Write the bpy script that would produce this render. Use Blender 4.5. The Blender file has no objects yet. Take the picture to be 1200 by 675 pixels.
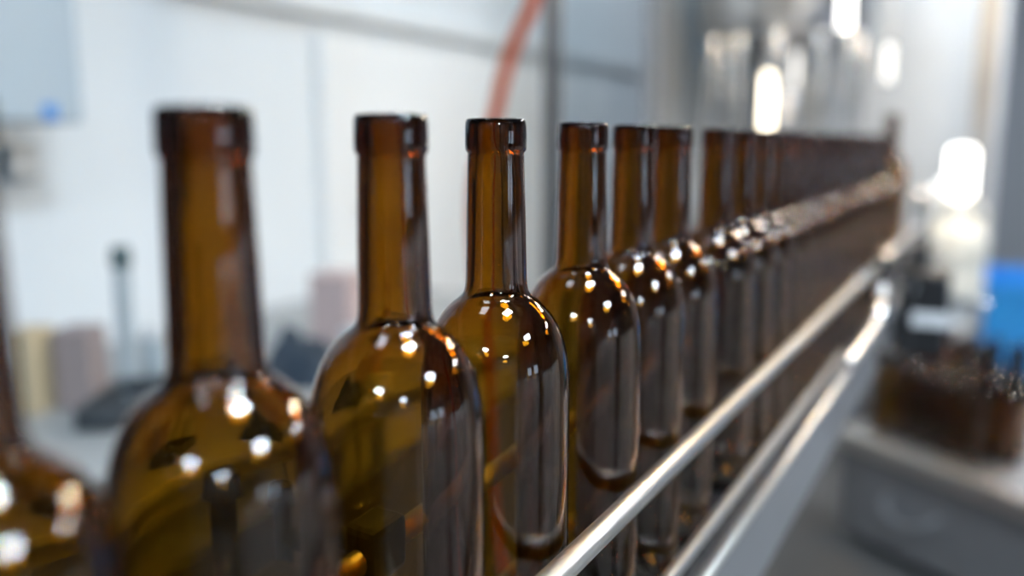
import bpy, bmesh, math, random
from math import pi, sin, cos, radians
from mathutils import Vector, Matrix

random.seed(7)
scn = bpy.context.scene
COL = scn.collection
H = 1.28                      # height of the camera above the floor; z below is measured from the camera height

# ------------------------------------------------------------------ materials
def srgb(r, g, b):
    f = lambda c: (c / 255 / 12.92) if c / 255 <= .04045 else ((c / 255 + .055) / 1.055) ** 2.4
    return (f(r), f(g), f(b), 1)

def mat(name, col, rough=.5, metal=0., spec=.5, noise=0., nscale=8., bump=0., stretch=None):
    m = bpy.data.materials.new(name); m.use_nodes = True
    nt = m.node_tree; b = nt.nodes['Principled BSDF']
    b.inputs['Base Color'].default_value = col
    b.inputs['Roughness'].default_value = rough
    b.inputs['Metallic'].default_value = metal
    b.inputs['Specular IOR Level'].default_value = spec
    if noise or bump:
        tc = nt.nodes.new('ShaderNodeTexCoord')
        mp = nt.nodes.new('ShaderNodeMapping')
        if stretch: mp.inputs['Scale'].default_value = stretch
        nz = nt.nodes.new('ShaderNodeTexNoise'); nz.inputs['Scale'].default_value = nscale
        nz.inputs['Detail'].default_value = 4
        nt.links.new(tc.outputs['Object'], mp.inputs['Vector'])
        nt.links.new(mp.outputs['Vector'], nz.inputs['Vector'])
        if noise:
            mx = nt.nodes.new('ShaderNodeMix'); mx.data_type = 'RGBA'
            lo = tuple(c * (1 - noise) for c in col[:3]) + (1,)
            hi = tuple(min(1, c * (1 + noise)) for c in col[:3]) + (1,)
            mx.inputs[6].default_value = lo; mx.inputs[7].default_value = hi
            nt.links.new(nz.outputs['Fac'], mx.inputs[0])
            nt.links.new(mx.outputs[2], b.inputs['Base Color'])
        if bump:
            bp = nt.nodes.new('ShaderNodeBump'); bp.inputs['Strength'].default_value = bump
            bp.inputs['Distance'].default_value = .002
            nt.links.new(nz.outputs['Fac'], bp.inputs['Height'])
            nt.links.new(bp.outputs['Normal'], b.inputs['Normal'])
    return m

def emit(name, col, strength):
    m = bpy.data.materials.new(name); m.use_nodes = True
    nt = m.node_tree; nt.nodes.clear()
    e = nt.nodes.new('ShaderNodeEmission'); e.inputs['Color'].default_value = (*col, 1)
    e.inputs['Strength'].default_value = strength
    o = nt.nodes.new('ShaderNodeOutputMaterial'); nt.links.new(e.outputs[0], o.inputs['Surface'])
    return m

def glass_mat():
    m = bpy.data.materials.new('amber_glass'); m.use_nodes = True
    nt = m.node_tree; nt.nodes.clear()
    g = nt.nodes.new('ShaderNodeBsdfGlass'); g.inputs['IOR'].default_value = 1.52
    g.inputs['Roughness'].default_value = 0.0; g.inputs['Color'].default_value = (1, 1, 1, 1)
    a = nt.nodes.new('ShaderNodeVolumeAbsorption')
    a.inputs['Color'].default_value = (.765, .608, .0, 1); a.inputs['Density'].default_value = 765
    o = nt.nodes.new('ShaderNodeOutputMaterial')
    nt.links.new(g.outputs[0], o.inputs['Surface']); nt.links.new(a.outputs[0], o.inputs['Volume'])
    return m

M = {
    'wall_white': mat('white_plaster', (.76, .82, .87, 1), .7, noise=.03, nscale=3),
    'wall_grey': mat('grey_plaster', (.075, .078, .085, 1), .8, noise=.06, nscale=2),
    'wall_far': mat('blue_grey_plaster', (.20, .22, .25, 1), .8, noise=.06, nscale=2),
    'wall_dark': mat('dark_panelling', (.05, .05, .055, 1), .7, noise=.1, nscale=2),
    'ceil': mat('ceiling_paint', (.20, .21, .225, 1), .9, noise=.05, nscale=1),
    'floor': mat('concrete', (.09, .092, .095, 1), .55, noise=.2, nscale=6),
    'door_white': mat('white_door_paint', (.87, .91, .94, 1), .5, noise=.02, nscale=3),
    'trim_grey': mat('grey_trunking', (.70, .73, .75, 1), .5, noise=.03, nscale=5),
    'glass': glass_mat(),
    'rail': mat('brushed_steel_rail', (.76, .75, .72, 1), .34, 1., noise=.10, nscale=60, bump=.12, stretch=(30, 1, 30)),
    'steel': mat('brushed_steel', (.60, .61, .62, 1), .38, 1., noise=.10, nscale=40, bump=.08, stretch=(1, 1, 20)),
    'steel_dull': mat('dull_steel_sheet', (.34, .35, .37, 1), .5, .7, noise=.10, nscale=12, bump=.05),
    'steel_pale': mat('pale_steel_panel', (.56, .60, .63, 1), .5, .15, noise=.08, nscale=5),
    'steel_bright': mat('polished_steel', (.78, .79, .80, 1), .2, 1., noise=.05, nscale=20),
    'belt': mat('dark_conveyor_chain', (.045, .045, .05, 1), .4, .2, noise=.3, nscale=60, bump=.4),
    'black': mat('black_plastic', (.014, .015, .017, 1), .4, noise=.2, nscale=30),
    'dark_blue': mat('dark_navy_cloth', (.02, .035, .055, 1), .8, noise=.3, nscale=20, bump=.4),
    'tray': mat('dark_grey_plastic', (.05, .06, .07, 1), .5, noise=.2, nscale=20),
    'beige': mat('beige_card', (.56, .46, .30, 1), .8, noise=.08, nscale=15),
    'brown': mat('mauve_brown_card', (.30, .25, .25, 1), .8, noise=.12, nscale=15),
    'pink': mat('pale_pink_card', (.55, .43, .42, 1), .8, noise=.06, nscale=15),
    'pale': mat('pale_grey_plastic', (.66, .68, .70, 1), .5, noise=.04, nscale=15),
    'greytube': mat('blue_grey_plastic', (.36, .42, .46, 1), .45, noise=.05, nscale=15),
    'teal': mat('dark_teal_plastic', (.07, .12, .13, 1), .4, noise=.1, nscale=15),
    'table': mat('pale_worktop', (.34, .36, .37, 1), .45, noise=.08, nscale=10),
    'white_plastic': mat('white_plastic', (.82, .83, .79, 1), .4, noise=.03, nscale=10),
    'blue': mat('blue_plastic', srgb(40, 140, 215), .4, noise=.06, nscale=12),
    'hose': mat('orange_red_rubber', srgb(196, 84, 34), .45, noise=.08, nscale=20),
    'post': mat('grey_painted_steel', (.09, .092, .10, 1), .4, .3, noise=.05, nscale=20),
    'cupboard': mat('pale_blue_laminate', (.44, .53, .60, 1), .5, noise=.03, nscale=4),
    'cabinet': mat('light_grey_enamel', (.76, .81, .86, 1), .6, noise=.03, nscale=5),
    'pallet': mat('pale_timber', (.6, .55, .46, 1), .8, noise=.15, nscale=14, stretch=(1, 8, 1)),
    'bluetag': mat('bright_blue_tag', srgb(60, 140, 220), .5, noise=.03, nscale=10),
    'housing': mat('white_lamp_housing', (.8, .8, .8, 1), .5, noise=.02, nscale=10),
    'lamp_main': emit('cool_lamp_main', (.78, .90, 1.0), 220),
    'lamp_cool': emit('cool_lamp', (.78, .90, 1.0), 125),
    'lamp_far': emit('neutral_lamp', (.92, .95, 1.0), 85),
    'fill_soft': emit('soft_fill', (.80, .92, 1.0), 12),
    'lamp_dim': emit('dim_lamp', (.80, .88, 1.0), 14),
    'highlight_faint': emit('faint_highlight', (1.0, .97, .92), 3.2),
    'daylight': emit('daylight_pane', (.62, .80, 1.0), 9),
    'fill_soft_near': emit('soft_fill_near', (.70, .87, 1.0), .6),
    'highlight_warm': emit('warm_highlight', (1.0, .88, .68), 9),
    'lamp_highlight_white': emit('white_lamp_highlight', (1.0, .97, .92), 8),
    'lamp_amber': emit('amber_bulb', (1.0, .72, .38), 300),
}

# ------------------------------------------------------------------ mesh helpers
def obj(name, bm, m, parent=None, smooth=False, loc=None, rotz=0.):
    me = bpy.data.meshes.new(name)
    bmesh.ops.recalc_face_normals(bm, faces=bm.faces)
    bm.to_mesh(me); bm.free()
    if smooth:
        for p in me.polygons: p.use_smooth = True
    me.materials.append(M[m] if isinstance(m, str) else m)
    o = bpy.data.objects.new(name, me); COL.objects.link(o)
    if parent: o.parent = parent
    if loc is not None: o.location = loc
    if rotz: o.rotation_euler = (0, 0, rotz)
    return o

def tag(o, label, cat, group=None, kind=None):
    o['label'] = label; o['category'] = cat
    if group: o['group'] = group
    if kind: o['kind'] = kind
    return o

def struct(o, label=None, cat=None):
    o['kind'] = 'structure'
    if label: o['label'] = label
    if cat: o['category'] = cat
    return o

def empty(name, loc, label, cat, rotz=0., group=None):
    o = bpy.data.objects.new(name, None); COL.objects.link(o)
    o.empty_display_size = .05
    o.location = loc; o.rotation_euler = (0, 0, rotz)
    return tag(o, label, cat, group)

def add_box(bm, x0, x1, y0, y1, z0, z1, bev=0., seg=2):
    r = bmesh.ops.create_cube(bm, size=1)
    vs = r['verts']
    for v in vs:
        v.co = Vector(((x0 + x1) / 2 + v.co.x * (x1 - x0), (y0 + y1) / 2 + v.co.y * (y1 - y0), (z0 + z1) / 2 + v.co.z * (z1 - z0)))
    if bev:
        es = list({e for v in vs for e in v.link_edges})
        bmesh.ops.bevel(bm, geom=es, offset=bev, segments=seg, affect='EDGES', profile=.5)
    return bm

def box(x0, x1, y0, y1, z0, z1, bev=0., seg=2):
    return add_box(bmesh.new(), x0, x1, y0, y1, z0, z1, bev, seg)

def add_lathe(bm, prof, seg=48, cx=0, cy=0, closed=False):
    rings = []
    for r, z in prof:
        if r < 1e-6: rings.append([bm.verts.new((cx, cy, z))])
        else: rings.append([bm.verts.new((cx + r * cos(2 * pi * i / seg), cy + r * sin(2 * pi * i / seg), z)) for i in range(seg)])
    n = len(rings)
    for k in range(n if closed else n - 1):
        a, b = rings[k], rings[(k + 1) % n]
        for i in range(seg):
            j = (i + 1) % seg
            if len(a) == 1 and len(b) == 1: continue
            if len(a) == 1: bm.faces.new((a[0], b[j], b[i]))
            elif len(b) == 1: bm.faces.new((a[i], a[j], b[0]))
            else: bm.faces.new((a[i], a[j], b[j], b[i]))
    return bm

def add_tube(bm, pts, rad, seg=16, cap=True):
    pts = [Vector(p) for p in pts]; rings = []
    up = None
    for i, p in enumerate(pts):
        t = (pts[min(i + 1, len(pts) - 1)] - pts[max(i - 1, 0)]).normalized()
        if up is None:
            up = Vector((0, 0, 1)) if abs(t.z) < .9 else Vector((1, 0, 0))
        s = t.cross(up).normalized(); up = s.cross(t).normalized()
        r = rad[i] if isinstance(rad, (list, tuple)) else rad
        rings.append([bm.verts.new(p + s * (r * cos(2 * pi * k / seg)) + up * (r * sin(2 * pi * k / seg))) for k in range(seg)])
    for a, b in zip(rings, rings[1:]):
        for i in range(seg):
            j = (i + 1) % seg
            bm.faces.new((a[i], a[j], b[j], b[i]))
    if cap:
        bm.faces.new(rings[0]); bm.faces.new(rings[-1])
    return bm

def tube(pts, rad, seg=16): return add_tube(bmesh.new(), pts, rad, seg)

def spline(pts, n=8):
    pts = [Vector(p) for p in pts]; out = []
    P = [pts[0]] + pts + [pts[-1]]
    for i in range(1, len(P) - 2):
        for k in range(n):
            t = k / n; a, b, c, d = P[i - 1], P[i], P[i + 1], P[i + 2]
            out.append(.5 * ((2 * b) + (c - a) * t + (2 * a - 5 * b + 4 * c - d) * t * t + (3 * b - a - 3 * c + d) * t ** 3))
    out.append(pts[-1]); return out

# ------------------------------------------------------------------ room
XL, XR, YB, YF, ZT = -2.2, 4.2, -4.0, 6.6, H + 1.80
struct(obj('floor', box(XL - .1, XR + .1, YB - .1, YF + .1, -.1, 0), 'floor'))
struct(obj('ceiling', box(XL - .1, XR + .1, YB - .1, YF + .1, ZT, ZT + .1), 'ceil'))
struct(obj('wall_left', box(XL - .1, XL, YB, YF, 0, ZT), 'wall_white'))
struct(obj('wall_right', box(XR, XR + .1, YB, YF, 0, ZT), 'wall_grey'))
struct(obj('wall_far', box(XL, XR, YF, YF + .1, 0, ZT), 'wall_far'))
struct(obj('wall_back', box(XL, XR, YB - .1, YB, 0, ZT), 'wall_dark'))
# white door with its frame in the left wall, trunking above it
dm = box(XL, XL + .04, 2.555, 5.2, 0, H + .38, .006)
d = struct(obj('door_1', dm, 'door_white'))
hb = tube([(XL + .04, 2.75, 1.02), (XL + .085, 2.75, 1.02), (XL + .085, 2.89, 1.02), (XL + .04, 2.89, 1.02)], .008, 10)
obj('door_handle', hb, 'steel', d)
struct(obj('trim_1', box(XL, XL + .06, 1.9, 6.4, H + .435, H + .485, .008), 'trim_grey'))
struct(obj('baseboard_left', box(XL, XL + .015, YB, YF, 0, .1, .004), 'trim_grey'))

# dark panel with handle added on left wall, unseen, to darken bottle edges
d = struct(obj('added_dark_panel', box(XL, XL + .06, -3.2, 1.02, 0, H + 1.4, .006), 'wall_dark'))
obj('door_handle', tube([(XL + .06, .80, 1.0), (XL + .10, .80, 1.0), (XL + .10, .80, 1.2), (XL + .06, .80, 1.2)], .009, 10), 'steel', d)

# small two-pane daylight window in the right wall
for k, (y0, y1) in enumerate(((-.45, .02), (.40, .92))):
    bm = bmesh.new(); yz = (y0 - .05, y1 + .05, H - .22, H + .30)
    for b in ((yz[0], yz[0] + .05, yz[2], yz[3]), (yz[1] - .05, yz[1], yz[2], yz[3]), (yz[0] + .05, yz[1] - .05, yz[2], yz[2] + .05), (yz[0] + .05, yz[1] - .05, yz[3] - .05, yz[3])):
        add_box(bm, XR - .05, XR, b[0], b[1], b[2], b[3], .003)
    wf = struct(obj('window_%d' % (k + 1), bm, 'trim_grey'))
    obj('pane', box(XR - .022, XR - .012, y0, y1, H - .17, H + .25), 'daylight', wf)

# ------------------------------------------------------------------ lamps
def lamp(x, y, w, l, m, label, z=1.60):
    t = empty('ceiling_lamp', (x, y, H + z), label, 'lamp')
    bm = box(-w / 2 - .02, w / 2 + .02, -l / 2 - .02, l / 2 + .02, .004, .06, .008)
    obj('housing', bm, 'housing', t)
    obj('diffuser', box(-w / 2, w / 2, -l / 2, l / 2, -.008, .003), m, t)
    for sx in (-1, 1):
        obj('suspension_rod', tube([(0, sx * l * .3, .06), (0, sx * l * .3, ZT - H - z)], .006, 8), 'steel', t)
    return t
lamp(.25, .50, .28, .46, 'lamp_main', 'cool white lamp hung above the near bottles')
lamp(2.55, .46, .60, .60, 'lamp_cool', 'square cool lamp beyond the grey storage cabinets')
lamp(.42, -3.15, .60, .60, 'lamp_cool', 'square cool lamp near the dark back wall')
lamp(3.45, -3.35, .60, .60, 'lamp_cool', 'cool lamp in the corner of back and right walls')
lamp(2.2, 4.5, .6, .6, 'lamp_far', 'neutral lamp right of the filling machine')
lamp(.35, 4.3, .55, .55, 'lamp_far', 'neutral lamp near the far wall')
lamp(-1.15, 1.2, .5, 1.1, 'fill_soft_near', 'wide soft fill panel added over the side table')  # three unseen fill panels added to brighten the left wall
lamp(-1.15, 3.0, .5, 1.1, 'fill_soft', 'wide soft fill panel added in front of the white door')
lamp(-1.15, 4.8, .5, 1.1, 'fill_soft', 'wide soft fill panel added behind the filling machine')
lamp(-.66, .16, .30, .45, 'lamp_dim', 'soft panel lamp left of the camera position')

# ------------------------------------------------------------------ bottles
ROWX = -.2255
BASE = -.318                       # conveyor surface, below the camera height
BH = .329
outer = [  # (radius, height above the bottle's base)
    (.0000, .0200), (.0100, .0185), (.0190, .0120), (.0255, .0040), (.0290, .0006), (.0335, .0006), (.0367, .0026), (.0381, .0065), (.0385, .0120), (.0385, .1000), (.0385, .1700)]
shoulder = [(.0385, .1860), (.0384, .1925), (.0381, .1985), (.0375, .2048), (.0364, .2110), (.0349, .2166), (.0330, .2216), (.0309, .2258), (.0286, .2295),
    (.0262, .2325), (.0238, .2349), (.0215, .2368), (.0196, .2382), (.0182, .2394), (.0172, .2408), (.0165, .2426), (.01605, .2450), (.0158, .2480), (.0157, .2530)]
outer += [(p.x, p.y) for p in spline([(r, h, 0) for r, h in shoulder], 3)]
outer += [(.0152, .2770), (.0147, .2970), (.0143, .3100), (.01422, .3112), (.0143, .3121), (.0149, .3127), (.0154, .3136), (.01555, .3156),
    (.01545, .3250), (.0153, .3268), (.0149, .3282), (.0142, .3289), (.0132, .3290), (.0119, .3288), (.0106, .3282), (.0096, .3272)]
inner = [
    (.0092, .3250), (.0092, .3130), (.0094, .3080), (.0099, .3030), (.0103, .2960), (.0106, .2800), (.0112, .2560), (.0116, .2480), (.0122, .2430), (.0135, .2388), (.0157, .2361), (.0186, .2338),
    (.0214, .2315), (.0241, .2288), (.0265, .2257), (.0288, .2219), (.0309, .2174), (.0326, .2124), (.0339, .2068), (.0348, .2009), (.0353, .1940), (.0355, .1860), (.0355, .1700), (.0355, .1000), (.0354, .0180),
    (.0349, .0120), (.0334, .0082), (.0305, .0075), (.0265, .0105), (.0190, .0185), (.0100, .0250), (.0000, .0265)]
proto = obj('wine_bottle', add_lathe(bmesh.new(), outer + inner, 96), 'glass', smooth=True)
proto.data.name = 'wine_bottle_glass'

names = ['first', 'second', 'third', 'fourth', 'fifth', 'sixth', 'seventh', 'eighth', 'ninth', 'tenth', 'eleventh', 'twelfth',
         'thirteenth', 'fourteenth', 'fifteenth', 'sixteenth', 'seventeenth', 'eighteenth', 'nineteenth', 'twentieth']
ys = [.1225, .2089, .3093, .398, .5052, .5917, .6745, .8018]
while ys[-1] < 2.05: ys.append(ys[-1] + .0850)
first_labels = {
    0: 'nearest dark amber wine bottle, cut off by the left edge of the photo',
    1: 'large blurred amber wine bottle, first whole one of the conveyor row',
    2: 'amber wine bottle, second whole one from the left, slightly blurred',
    3: 'sharply focused amber wine bottle, third whole one from the left',
    4: 'sharp amber wine bottle, fourth whole one, with golden shoulder glints',
    5: 'amber wine bottle in the row, fifth whole one from the left',
    6: 'amber wine bottle, sixth whole one, just before the gap in the row',
    7: 'dark wine bottle, seventh whole one, just after the gap in the row'}
N = len(ys)
for i, y in enumerate(ys):
    o = proto if i == 0 else proto.copy()
    if i: COL.objects.link(o)
    o.location = (ROWX, y, H + BASE)
    o.rotation_euler = (0, 0, random.uniform(0, 6))
    if i in first_labels: lab = first_labels[i]
    elif i == N - 1: lab = 'blurred dark wine bottle at the far end of the conveyor row'
    elif N - 1 - i < 6: lab = 'blurred dark wine bottle in the row, %s from its far end' % names[N - 1 - i]
    else: lab = 'dark wine bottle in the row, %s after the gap' % names[i - 7]
    tag(o, lab, 'bottle', 'wine bottles standing in a row on the conveyor')

# ------------------------------------------------------------------ conveyor
conv = empty('bottle_conveyor', (ROWX, 0, 0), 'stainless steel conveyor with guide rails carrying the row of amber bottles', 'conveyor')
zc = H + BASE
Y0, Y1 = -.6, 3.5
bm = bmesh.new()
y = Y0
while y < Y1 - .01:
    add_box(bm, -.042, .042, y, y + .036, zc - .008, zc - .0008, .0015, 1); y += .038
obj('belt', bm, 'belt', conv)
obj('bed', box(-.05, .05, Y0, Y1, zc - .05, zc - .009, .003), 'steel_dull', conv)
for s, nm in ((1, 'side_plate'), (-1, 'side_plate')):
    bm = bmesh.new()
    add_box(bm, s * .0545 - .0025, s * .0545 + .0025, Y0, Y1, zc - .085, zc - .004, .0012)
    obj(nm, bm, 'steel_dull', conv)
    bm = tube([(s * .0545, Y0, zc - .004), (s * .0545, Y1, zc - .004)], .0042, 14)
    obj('edge_strip', bm, 'rail', conv, True)
zr1, zr2 = H - .2105, H - .2925
obj('guide_rail', tube([(.0485, Y0, zr1), (.0485, 1.426, zr1)], .0068, 24), 'rail', conv, True)
obj('guide_rail', tube([(.0485, 1.436, zr1), (.0485, 2.45, zr1)], .0068, 24), 'rail', conv, True)
bm = tube([(.0485, 1.412, zr1), (.0485, 1.452, zr1)], .0090, 24)
obj('rail_joint', bm, 'steel_dull', conv, True)
obj('guide_rail', tube([(.0485, Y0, zr2), (.0485, 1.29, zr2)], .0050, 20), 'rail', conv, True)
obj('guide_rail', tube([(-.0485, Y0, zr1), (-.0485, 2.45, zr1)], .0068, 24), 'rail', conv, True)
obj('guide_rail', tube([(-.0485, Y0, zr2), (-.0485, 2.45, zr2)], .0050, 20), 'rail', conv, True)
# bent end of the lower rail with its collar
bent = spline([(.078, 1.13, H - .268), (.083, 1.20, H - .263), (.085, 1.29, H - .258), (.085, 1.37, H - .250), (.084, 1.405, H - .232), (.082, 1.422, H - .214)], 8)
obj('bent_rod', tube(bent, .0082, 16), 'rail', conv, True)
bm = tube([(.0851, 1.350, H - .2535), (.0850, 1.390, H - .2395)], .0135, 20)
obj('collar', bm, 'steel_bright', conv, True)
# brackets: a post on the bed, an arm to the rail, a black clamp around the rail
def bracket(yy, side, post_h=.02, off=.052):
    bm = bmesh.new()
    xo = side * (.0485 + off)
    add_tube(bm, [(xo, yy, zc - .06), (xo, yy, zr1 + post_h)], .007, 14)
    add_box(bm, min(xo, side * .055), max(xo, side * .055), yy - .012, yy + .012, zc - .070, zc - .045, .002)
    p = obj('rail_bracket', bm, 'black', conv)
    bm = tube([(xo - side * .0, yy, zr1), (side * .056, yy, zr1)], .006, 14)
    obj('bracket_arm', bm, 'black', p)
    bm = box(side * .0485 - .012, side * .0485 + .012, yy - .016, yy + .016, zr1 - .012, zr1 + .018, .004)
    bm2 = bm
    obj('clamp', bm2, 'black', p)
    bm = tube([(xo, yy, zr1 + post_h), (xo, yy, zr1 + post_h + .012)], [.011, .009], 14)
    obj('knob', bm, 'black', p)
for yy in (.352, .95, 1.5, 2.1): bracket(yy, -1)
bracket(.285, -1, .050, .035)
bracket(1.66, 1)
for yy in (-.4, .6):
    for s in (-1, 1):
        bm = bmesh.new()
        add_box(bm, s * .035 - .018, s * .035 + .018, yy - .018, yy + .018, .02, zc - .05, .003)
        add_lathe(bm, [(0, 0), (.03, 0), (.03, .01), (.012, .02), (.012, .03), (0, .03)], 20, s * .035, yy)
        obj('leg', bm, 'steel_dull', conv)

# raised bottle on the lift plate at the end of the row
t = empty('lift_stand', (ROWX, 2.20, 0), 'steel lift plate under the raised bottle at the end of the row', 'stand')
lift = .047
bm = bmesh.new(); add_lathe(bm, [(0, zc + lift - .010), (.040, zc + lift - .010), (.042, zc + lift - .008), (.042, zc + lift - .001), (.040, zc + lift), (0, zc + lift)], 32)
obj('plate', bm, 'steel', t)
obj('piston', tube([(0, 0, zc), (0, 0, zc + lift - .010)], .014, 16), 'steel_bright', t, True)
o = proto.copy(); COL.objects.link(o); o.location = (ROWX, 2.20, zc + lift); 
tag(o, 'olive amber bottle raised above the others at the end of the row', 'bottle')

# ------------------------------------------------------------------ left side: table and things on it
TZ = H - .56
t = empty('side_table', (-1.74, 1.65, 0), 'pale worktop table along the white left wall', 'table')
obj('tabletop', box(-.42, .42, -1.15, 1.15, TZ - .035, TZ, .006), 'table', t)
obj('apron', box(-.38, .38, -1.08, 1.08, TZ - .11, TZ - .036, .004), 'steel_dull', t)
for sx in (-1, 1):
    for sy in (-1, 1):
        obj('leg', box(sx * .37 - .02, sx * .37 + .02, sy * 1.07 - .02, sy * 1.07 + .02, 0, TZ - .036, .003), 'steel_dull', t)

def carton(x, y, w, dp, h, m, label, name='carton', rz=0.):
    t = empty(name, (x, y, TZ), label, 'box', rz)
    bm = box(-w / 2, w / 2, -dp / 2, dp / 2, 0, h, .003)
    obj('body', bm, m, t)
    bm = bmesh.new()
    add_box(bm, -w / 2, -.001, -dp / 2, dp / 2, h + .0003, h + .003, .001, 1)
    add_box(bm, .001, w / 2, -dp / 2, dp / 2, h + .0003, h + .003, .001, 1)
    obj('flap', bm, m, t)
    return t
carton(-1.755, 1.125, .062, .09, .17, 'beige', 'tall beige carton on the side table, nearest the left edge', rz=.4)
carton(-1.70, 1.20, .075, .09, .165, 'brown', 'mauve brown carton on the side table beside the capped tube', rz=.5)
t = empty('capped_tube', (-1.68, 1.30, TZ), 'slim upright blue grey tube with a dark cap on the side table', 'tube')
bm = bmesh.new(); add_lathe(bm, [(0, 0), (.034, 0), (.036, .004), (.036, .012), (.022, .018), (.019, .03), (.018, .275), (.015, .285), (0, .285)], 28)
obj('body', bm, 'greytube', t, True)
bm = bmesh.new(); add_lathe(bm, [(0, .2851), (.018, .2851), (.021, .290), (.021, .325), (.018, .332), (0, .334)], 28)
obj('cap', bm, 'teal', t, True)
t = empty('jar', (-1.67, 1.365, TZ), 'short pale grey jar on the side table behind the tube', 'jar')
bm = bmesh.new(); add_lathe(bm, [(0, 0), (.026, 0), (.028, .004), (.028, .11), (.022, .12), (0, .12)], 28)
obj('body', bm, 'greytube', t, True)
bm = bmesh.new(); add_lathe(bm, [(0, .1201), (.024, .1201), (.024, .14), (0, .142)], 28)
obj('lid', bm, 'pale', t, True)
t = empty('tool_tray', (-1.56, 1.20, TZ), 'low dark grey tray on the side table in front of the cartons', 'tray', .55)
bm = bmesh.new()
add_box(bm, -.06, .06, -.12, .12, 0, .006, .002)
for a in ((-.06, -.054, -.12, .12), (.054, .06, -.12, .12), (-.054, .054, -.12, -.114), (-.054, .054, .114, .12)):
    add_box(bm, a[0], a[1], a[2], a[3], .004, .045, .002)
obj('body', bm, 'tray', t)
for s in (-1, 1):
    obj('handle', tube(spline([(-.03, s * .12, .03), (-.02, s * .14, .035), (.02, s * .14, .035), (.03, s * .12, .03)], 5), .005, 8), 'tray', t, True)
# folded dark cloth: a draped lump made from a subdivided grid
bm = bmesh.new()
bmesh.ops.create_grid(bm, x_segments=22, y_segments=22, size=.5)
for v in bm.verts:
    x, y = v.co.x, v.co.y
    rr = max(abs(x), abs(y)) * 2
    h = .13 * (1 - rr ** 2.2) * (.72 + .28 * cos(x * 9 + 1) * cos(y * 7)) + .012 * sin(x * 31 + y * 17) * (1 - rr)
    v.co = Vector((x * .19, y * .26, max(.004, h)))
r = bmesh.ops.extrude_face_region(bm, geom=bm.faces[:])
for v in [g for g in r['geom'] if isinstance(g, bmesh.types.BMVert)]: v.co.z = 0
o = obj('work_cloth', bm, 'dark_blue', None, True, (-1.46, 1.60, TZ), .6)
tag(o, 'crumpled dark navy cloth heaped on the side table', 'cloth')
carton(-1.63, 1.97, .12, .12, .19, 'pink', 'pale pink carton standing on the side table behind the cloth', rz=.2)
t = empty('tub', (-1.375, 1.76, TZ), 'pale grey tub on the side table in front of the pink carton', 'tub')
bm = bmesh.new(); add_lathe(bm, [(0, 0), (.048, 0), (.052, .004), (.060, .085), (.057, .085), (.050, .008), (0, .006)], 32)
obj('body', bm, 'pale', t, True)
bm = bmesh.new(); add_lathe(bm, [(.0572, .0852), (.064, .0852), (.065, .092), (0, .096), ], 32)
obj('lid', bm, 'pale', t, True)

# wall cupboard upper left
t = empty('wall_cupboard', (-2.03, .92, H + .040), 'pale blue wall cupboard mounted high on the white left wall', 'cupboard')
obj('carcass', box(-.17, .125, -.5, .47, 0, 1.0, .004), 'cupboard', t)
for s in (0, 1):
    dd = obj('door', box(.1252, .145, -.498 + s * .485, -.02 + s * .485, .004, .996, .004), 'cupboard', t)
    obj('handle', tube([(.145, -.07 + s * .13, .10), (.165, -.07 + s * .13, .10), (.165, -.07 + s * .13, .22), (.145, -.07 + s * .13, .22)], .005, 8), 'steel', dd)
obj('blue_tag', box(.1452, .149, .365, .40, .006, .04, .001), 'bluetag', t)['label'] = 'small bright blue tag'
# bracket shelf-hook under it (dark spot)
t = empty('wall_socket', (-2.2, 1.41, H - .054), 'small grey socket box on the left wall below the cupboard', 'socket')
obj('body', box(0, .04, -.045, .045, -.045, .045, .006), 'greytube', t)
obj('face_plate', box(.0402, .046, -.038, .038, -.038, .038, .004), 'trim_grey', t)

# post and hose
t = empty('steel_post', (-1.073, 2.2, 0), 'thin grey vertical steel post before the white wall', 'post')
obj('tube', tube([(0, 0, .012), (0, 0, ZT)], .022, 20), 'post', t, True)
obj('base_plate', box(-.07, .07, -.07, .07, 0, .0118, .003), 'post', t)
hp = [(-1.082, 2.155, .80), (-1.088, 2.15, .50), (-1.105, 2.15, .361), (-1.15, 2.15, .277), (-1.194, 2.15, .169), (-1.226, 2.15, .057), (-1.275, 2.15, -.082),
      (-1.292, 2.16, -.225), (-1.285, 2.17, -.396), (-1.275, 2.18, -.572), (-1.25, 2.18, -1.0), (-1.2, 2.16, -1.22), (-1.1, 2.10, -1.262), (-.9, 2.0, -1.2625), (-.6, 2.1, -1.2625)]
hp = [(x, y, z + H) for x, y, z in hp]
o = obj('hose', tube(spline(hp, 8), .019, 16), 'hose', None, True)
tag(o, 'orange red rubber hose curving down from the grey steel post', 'hose')

# ------------------------------------------------------------------ filling machine
t = empty('filling_machine', (-.785, 4.15, 0), 'large blurred stainless steel filling machine at the end of the conveyor', 'machine')
obj('back_panel', box(-.70, .76, .62, .66, .06, H + 1.3, .006), 'steel_pale', t)
obj('side_panel', box(-.70, -.66, -.1, .62, .06, H + 1.3, .006), 'steel_pale', t)
obj('base', box(-.66, .34, -.05, .618, .10, H - .46, .01), 'steel_dull', t)
for x in (-.64, .70):
    obj('column', box(x - .035, x + .035, -.2, -.13, .02, H + 1.3, .006), 'steel_dull', t)
bm = bmesh.new(); add_lathe(bm, [(0, H - .459), (.40, H - .459), (.42, H - .44), (.42, H - .36), (.40, H - .34), (0, H - .34)], 64, -.16, .28)
obj('carousel_table', bm, 'steel_bright', t, True)
bm = bmesh.new(); add_lathe(bm, [(0, H + .50), (.36, H + .50), (.40, H + .53), (.40, H + .92), (.36, H + .98), (0, H + 1.02)], 64, -.16, .28)
obj('filler_bowl', bm, 'steel', t, True)
obj('centre_shaft', tube([(-.16, .28, H - .34), (-.16, .28, H + .50)], .07, 24), 'steel', t, True)
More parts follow.
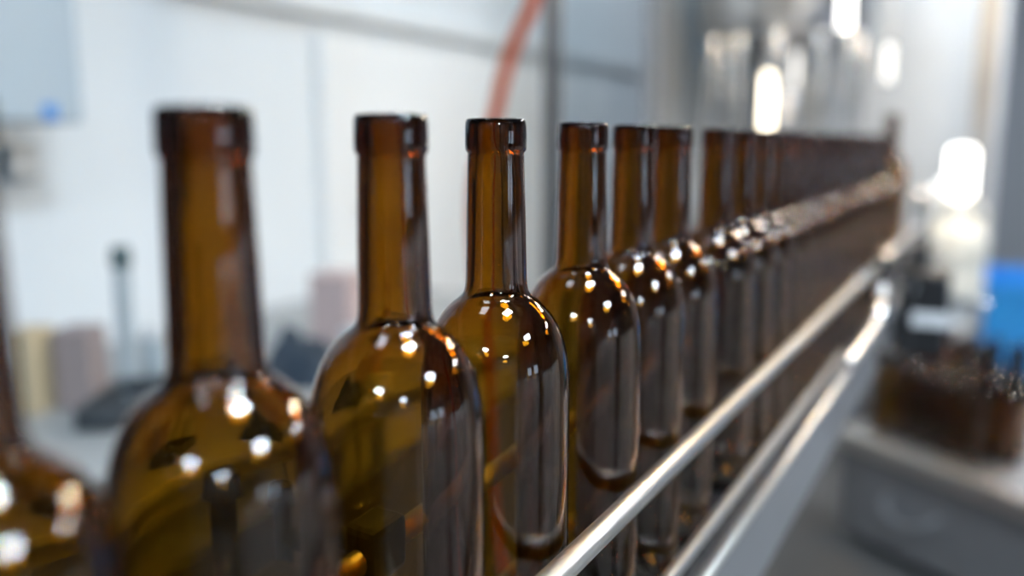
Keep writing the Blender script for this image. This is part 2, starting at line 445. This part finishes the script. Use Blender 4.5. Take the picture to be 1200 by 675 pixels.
for k in range(12):
    a = 2 * pi * k / 12 + .12
    x, y = -.16 + .34 * cos(a), .28 + .34 * sin(a)
    bm = bmesh.new()
    add_lathe(bm, [(0, H + .04), (.008, H + .04), (.010, H + .05), (.010, H + .16), (.020, H + .18), (.0215, H + .26), (.022, H + .33), (.0215, H + .40), (.020, H + .47), (.014, H + .50), (0, H + .50)], 24, x, y)
    obj('filling_valve', bm, 'steel_bright', t, True)
obj('top_beam', box(-.70, .76, -.2, -.13, H + 1.301, H + 1.36, .006), 'steel_pale', t)
def highlight_tube(px, pz0, pz1, rad, m, label, y=3.82):  # glowing tubes put in for the highlights on the machine's steel
    t = empty('highlight_tube', (px, y, H + pz0), label, 'lamp')
    L = pz1 - pz0
    bm = bmesh.new(); add_lathe(bm, [(0, .012), (rad * .8, .012), (rad, .02), (rad, L - .02), (rad * .8, L - .012), (0, L - .012)], 20)
    obj('tube', bm, m, t, True)
    for q in (0, L - .0118):
        bm = bmesh.new(); add_lathe(bm, [(0, q), (rad * 1.1, q), (rad * 1.1, q + .0118), (0, q + .0118)], 20)
        obj('cap', bm, 'steel_bright', t)
    bm = tube([(0, 0, L), (0, 0, ZT - H - pz0)], .004, 8)
    obj('cord', bm, 'housing', t)
highlight_tube(-.875, .03, .285, .020, 'highlight_warm', 'tall warm glowing highlight tube above the middle of the row')
highlight_tube(-.588, .42, .64, .022, 'lamp_highlight_white', 'bright white highlight tube at the top of the photo')
highlight_tube(-.42, .215, .375, .016, 'highlight_faint', 'short white highlight tube above the raised bottle')
highlight_tube(-.768, .20, .37, .012, 'highlight_faint', 'slim faint highlight tube right of the tall warm one')
t = empty('beacon_lamp', (-.123, 3.45, H - .195), 'wide bright white lamp glowing above the white canister', 'lamp')
bm = bmesh.new(); add_lathe(bm, [(0, .0), (.036, 0), (.042, .01), (.042, .15), (.036, .17), (0, .176)], 28)
obj('lens', bm, 'lamp_highlight_white', t, True)
bm = bmesh.new(); add_lathe(bm, [(0, -.03), (.046, -.03), (.046, -.0002), (0, -.0002)], 28)
obj('socket', bm, 'housing', t)
bm = tube([(0, 0, -.03), (0, 0, -1.08 + .0)], .015, 12)
obj('stand_pole', bm, 'post', t)
obj('foot', box(-.1, .1, -.1, .1, -1.08, -1.065, .004), 'post', t)
for (x, y, z, lab) in ((.12, 2.5, .75, 'amber globe lamp with an added dark shade to the right of the conveyor'), (-.25, 2.95, .85, 'amber globe lamp with an added dark shade over the end of the conveyor')):
    t = empty('pendant_globe', (x, y, H + z), lab, 'lamp')
    bm = bmesh.new(); add_lathe(bm, [(r * .72, q * .72 + .0252) for r, q in ((0, -.09), (.034, -.083), (.064, -.063), (.083, -.034), (.09, 0), (.083, .034), (.064, .063), (.040, .083), (.018, .09), (0, .09))], 24)
    obj('bulb', bm, 'lamp_amber', t, True)
    bm = bmesh.new(); add_lathe(bm, [(0, .0902), (.022, .0902), (.022, .13), (.006, .14), (0, .14)], 20)
    obj('socket', bm, 'black', t, True)
    bm = bmesh.new(); add_lathe(bm, [(.024, .125), (.05, .115), (.095, .075), (.118, .02), (.115, .02), (.092, .072), (.049, .111), (.024, .121)], 32, closed=True)
    obj('shade', bm, 'black', t, True)  # unseen shade added to keep the amber light off the walls
    obj('cord', tube([(0, 0, .14), (0, 0, ZT - H - z)], .004, 8), 'black', t)

# ------------------------------------------------------------------ right side, low
BZ = H - .90
ang = math.atan2(2.567 - 2.944, .113 + .395)
t = empty('steel_tank', (-.395, 2.944, 0), 'low grey steel tank carrying the dark bottles beside the conveyor', 'tank', ang)
obj('body', box(0, 1.0, .004, .8, .04, BZ - .012, .008), 'steel_dull', t)
obj('lid', box(-.01, 1.01, -.004, .81, BZ - .0118, BZ, .003), 'steel_dull', t)
obj('rim', box(-.012, 1.012, -.045, -.006, BZ - .05, BZ + .004, .006), 'rail', t)
hp = spline([(.20, .004, BZ - .17), (.22, -.03, BZ - .20), (.29, -.035, BZ - .225), (.36, -.03, BZ - .20), (.38, .004, BZ - .17)], 6)
obj('handle', tube(hp, .008, 10), 'steel_dull', t, True)
for x in (.1, .9):
    for y in (.1, .7):
        bm = bmesh.new(); add_lathe(bm, [(0, 0), (.03, 0), (.03, .015), (.015, .02), (.015, .04), (0, .04)], 16, x, y)
        obj('foot', bm, 'black', t)
R2 = Matrix.Rotation(ang, 3, 'Z'); org = Vector((-.395, 2.944, 0))
labs = ['nearest the conveyor', 'second from the conveyor', 'third from the conveyor', 'fourth from the conveyor', 'at the right end']
rows = ['front row', 'second row', 'third row']
for j in range(3):
    for i in range(5):
        p = org + R2 @ Vector((.10 + i * .0805 + (j % 2) * .035, .075 + j * .084, 0))
        o = proto.copy(); COL.objects.link(o); o.location = (p.x, p.y, BZ)
        o.rotation_euler = (0, 0, random.uniform(0, 6))
        tag(o, 'dark bottle on the steel tank, %s, %s' % (rows[j], labs[i]), 'bottle', 'dark bottles standing on the steel tank')
# black crate behind the bottles
def crate(name, x, y, z, w, dp, h, m, label, rz=0.):
    t = empty(name, (x, y, z), label, 'crate', rz)
    bm = bmesh.new(); th = .008
    add_box(bm, -w / 2, w / 2, -dp / 2, dp / 2, 0, th, .002)
    add_box(bm, -w / 2, w / 2, -dp / 2, -dp / 2 + th, th, h, .002); add_box(bm, -w / 2, w / 2, dp / 2 - th, dp / 2, th, h, .002)
    add_box(bm, -w / 2, -w / 2 + th, -dp / 2 + th, dp / 2 - th, th, h, .002); add_box(bm, w / 2 - th, w / 2, -dp / 2 + th, dp / 2 - th, th, h, .002)
    for k in range(1, 5):
        xx = -w / 2 + w * k / 5
        add_box(bm, xx - .006, xx + .006, -dp / 2 - .006, -dp / 2 + .001, .01, h * .78, .001)
    obj('body', bm, m, t)
    bm = bmesh.new(); e = .014
    zz0, zz1 = h - .045, h + .002
    add_box(bm, -w / 2 - e, w / 2 + e, -dp / 2 - e, -dp / 2 - .0065, zz0, zz1, .002); add_box(bm, -w / 2 - e, w / 2 + e, dp / 2 + .001, dp / 2 + e, zz0, zz1, .002)
    add_box(bm, -w / 2 - e, -w / 2 - .001, -dp / 2 - .006, dp / 2, zz0, zz1, .002); add_box(bm, w / 2 + .001, w / 2 + e, -dp / 2 - .006, dp / 2, zz0, zz1, .002)
    obj('rim', bm, m, t)
    return t
t = empty('pallet', (.40, 4.15, 0), 'pale timber pallet under the blue crate', 'pallet')
bm = bmesh.new()
for k in range(5): add_box(bm, -.45, .45, -.30 + k * .13, -.22 + k * .13, .10, .12, .003)
obj('deck', bm, 'pallet', t)
for x in (-.40, 0, .40): obj('block', box(x - .05, x + .05, -.30, .30, 0, .0998, .003), 'pallet', t)
crate('plastic_crate', .375, 4.15, .1202, .80, .56, .255, 'black', 'black plastic crate on the pallet under the blue crate')
crate('plastic_crate', .375, 4.15, .378, .80, .56, .36, 'blue', 'bright blue plastic crate at the right edge of the photo')
# canister on a pedestal
t = empty('pedestal', (-.105, 3.32, BZ), 'pale grey pedestal on the steel tank holding up the white canister', 'pedestal')
obj('post', box(-.055, .055, -.04, .04, .0205, .37, .006), 'pale', t)
obj('base', box(-.11, .11, -.08, .08, .0005, .0202, .004), 'pale', t)
obj('top_plate', box(-.10, .10, -.07, .07, H - .5298 - BZ, H - .518 - BZ, .003), 'steel_bright', t)
t = empty('canister', (-.115, 3.32, H - .5178), 'white plastic canister on the grey pedestal beneath the bright lamp', 'canister')
bm = bmesh.new(); add_lathe(bm, [(0, 0), (.085, 0), (.092, .008), (.092, .08), (.089, .085), (.092, .09), (.092, .20), (.080, .235), (.045, .262), (.035, .27), (.035, .285), (0, .285)], 40)
obj('body', bm, 'white_plastic', t, True)
bm = bmesh.new(); add_lathe(bm, [(0, .2852), (.040, .2852), (.041, .288), (.041, .312), (.036, .316), (0, .316)], 28)
obj('cap', bm, 'white_plastic', t, True)
obj('handle', tube(spline([(-.075, 0, .24), (-.07, 0, .30), (0.0, 0, .345), (.07, 0, .30), (.075, 0, .24)], 6), .007, 10), 'white_plastic', t, True)
# control box on a stand: dark unit behind the bottles with a pale name plate
cb = bmesh.new(); add_box(cb, .0665, .155, 1.85, 1.94, H - .41, H - .245, .008); add_box(cb, .056, .07, 1.88, 1.91, H - .38, H - .34, .002)
cb = obj('control_box', cb, 'black', conv)
obj('plate', box(.078, .162, 1.844, 1.8495, H - .350, H - .322, .002), 'pale', cb)
obj('switch_lever', tube([(.105, 1.89, H - .245), (.105, 1.89, H - .185)], [.012, .008], 12), 'black', cb)
obj('push_button', tube([(.085, 1.8495, H - .275), (.085, 1.838, H - .275)], .016, 16), 'steel_bright', cb)
# polished infeed guide block at the end of the rail
bm = bmesh.new(); add_box(bm, .055, .075, 2.22, 3.02, H - .175, H - .115, .006); add_box(bm, .058, .066, 2.60, 2.64, H - .36, H - .174, .002)
obj('infeed_guide', bm, 'steel_bright', conv)

# ------------------------------------------------------------------ storage cabinets on the right (seen mirrored in the glass)
for k, (y0, y1, lab) in enumerate(((-.62, .60, 'wide light grey cabinet right of the camera, mirrored in the near bottles'),
                                   (.97, 1.50, 'narrow light grey cabinet beside the dark gap'),
                                   (1.68, 2.60, 'light grey cabinet farthest along the right side'))):
    t = empty('storage_cabinet', (1.6, (y0 + y1) / 2, 0), lab, 'cabinet')
    w = y1 - y0
    obj('carcass', box(-.26, .3, -w / 2, w / 2, .08, H - .20, .004), 'cabinet', t)
    obj('plinth', box(-.22, .28, -w / 2 + .02, w / 2 - .02, 0, .0798), 'black', t)
    n = 2 if w > .7 else 1
    for q in range(n):
        a, b = -w / 2 + w * q / n + .003, -w / 2 + w * (q + 1) / n - .003
        dd = obj('door', box(-.28, -.2602, a, b, .09, H - .21, .003), 'cabinet', t)
        obj('handle', tube([(-.28, b - .05, .75), (-.305, b - .05, .75), (-.305, b - .05, .90), (-.28, b - .05, .90)], .005, 8), 'steel', dd)

# ------------------------------------------------------------------ world, camera, colour
w = bpy.data.worlds.new('World'); scn.world = w; w.use_nodes = True
w.node_tree.nodes['Background'].inputs['Color'].default_value = (.6, .7, .8, 1)
w.node_tree.nodes['Background'].inputs['Strength'].default_value = .05

fpx, vx, vy = 1050., 1178., 165.
phi = math.atan((337.5 - vy) / fpx); th = math.atan((vx - 600) / math.hypot(fpx, 337.5 - vy))
cam = bpy.data.cameras.new('Camera'); co = bpy.data.objects.new('Camera', cam); COL.objects.link(co)
co.location = (0, 0, H); co.rotation_euler = (pi / 2 - phi, 0, th)
cam.sensor_width = 36; cam.lens = fpx / 1200 * 36
cam.clip_start = .01; cam.clip_end = 50
cam.dof.use_dof = True; cam.dof.focus_distance = .470; cam.dof.aperture_fstop = 2.15
scn.camera = co

vs = scn.view_settings
scn.display_settings.display_device = 'sRGB'
vs.view_transform = 'Standard'; vs.look = 'None'; vs.exposure = -0.5; vs.gamma = 1; vs.use_curve_mapping = False
cy = scn.cycles
cy.max_bounces = 40; cy.transmission_bounces = 36; cy.glossy_bounces = 10; cy.diffuse_bounces = 4; cy.transparent_max_bounces = 16
cy.caustics_reflective = False; cy.caustics_refractive = False
cy.sample_clamp_indirect = 30; cy.blur_glossy = 0
cy.use_adaptive_sampling = False
cy.use_denoising = True
try: cy.denoiser = 'OPENIMAGEDENOISE'
except Exception: pass
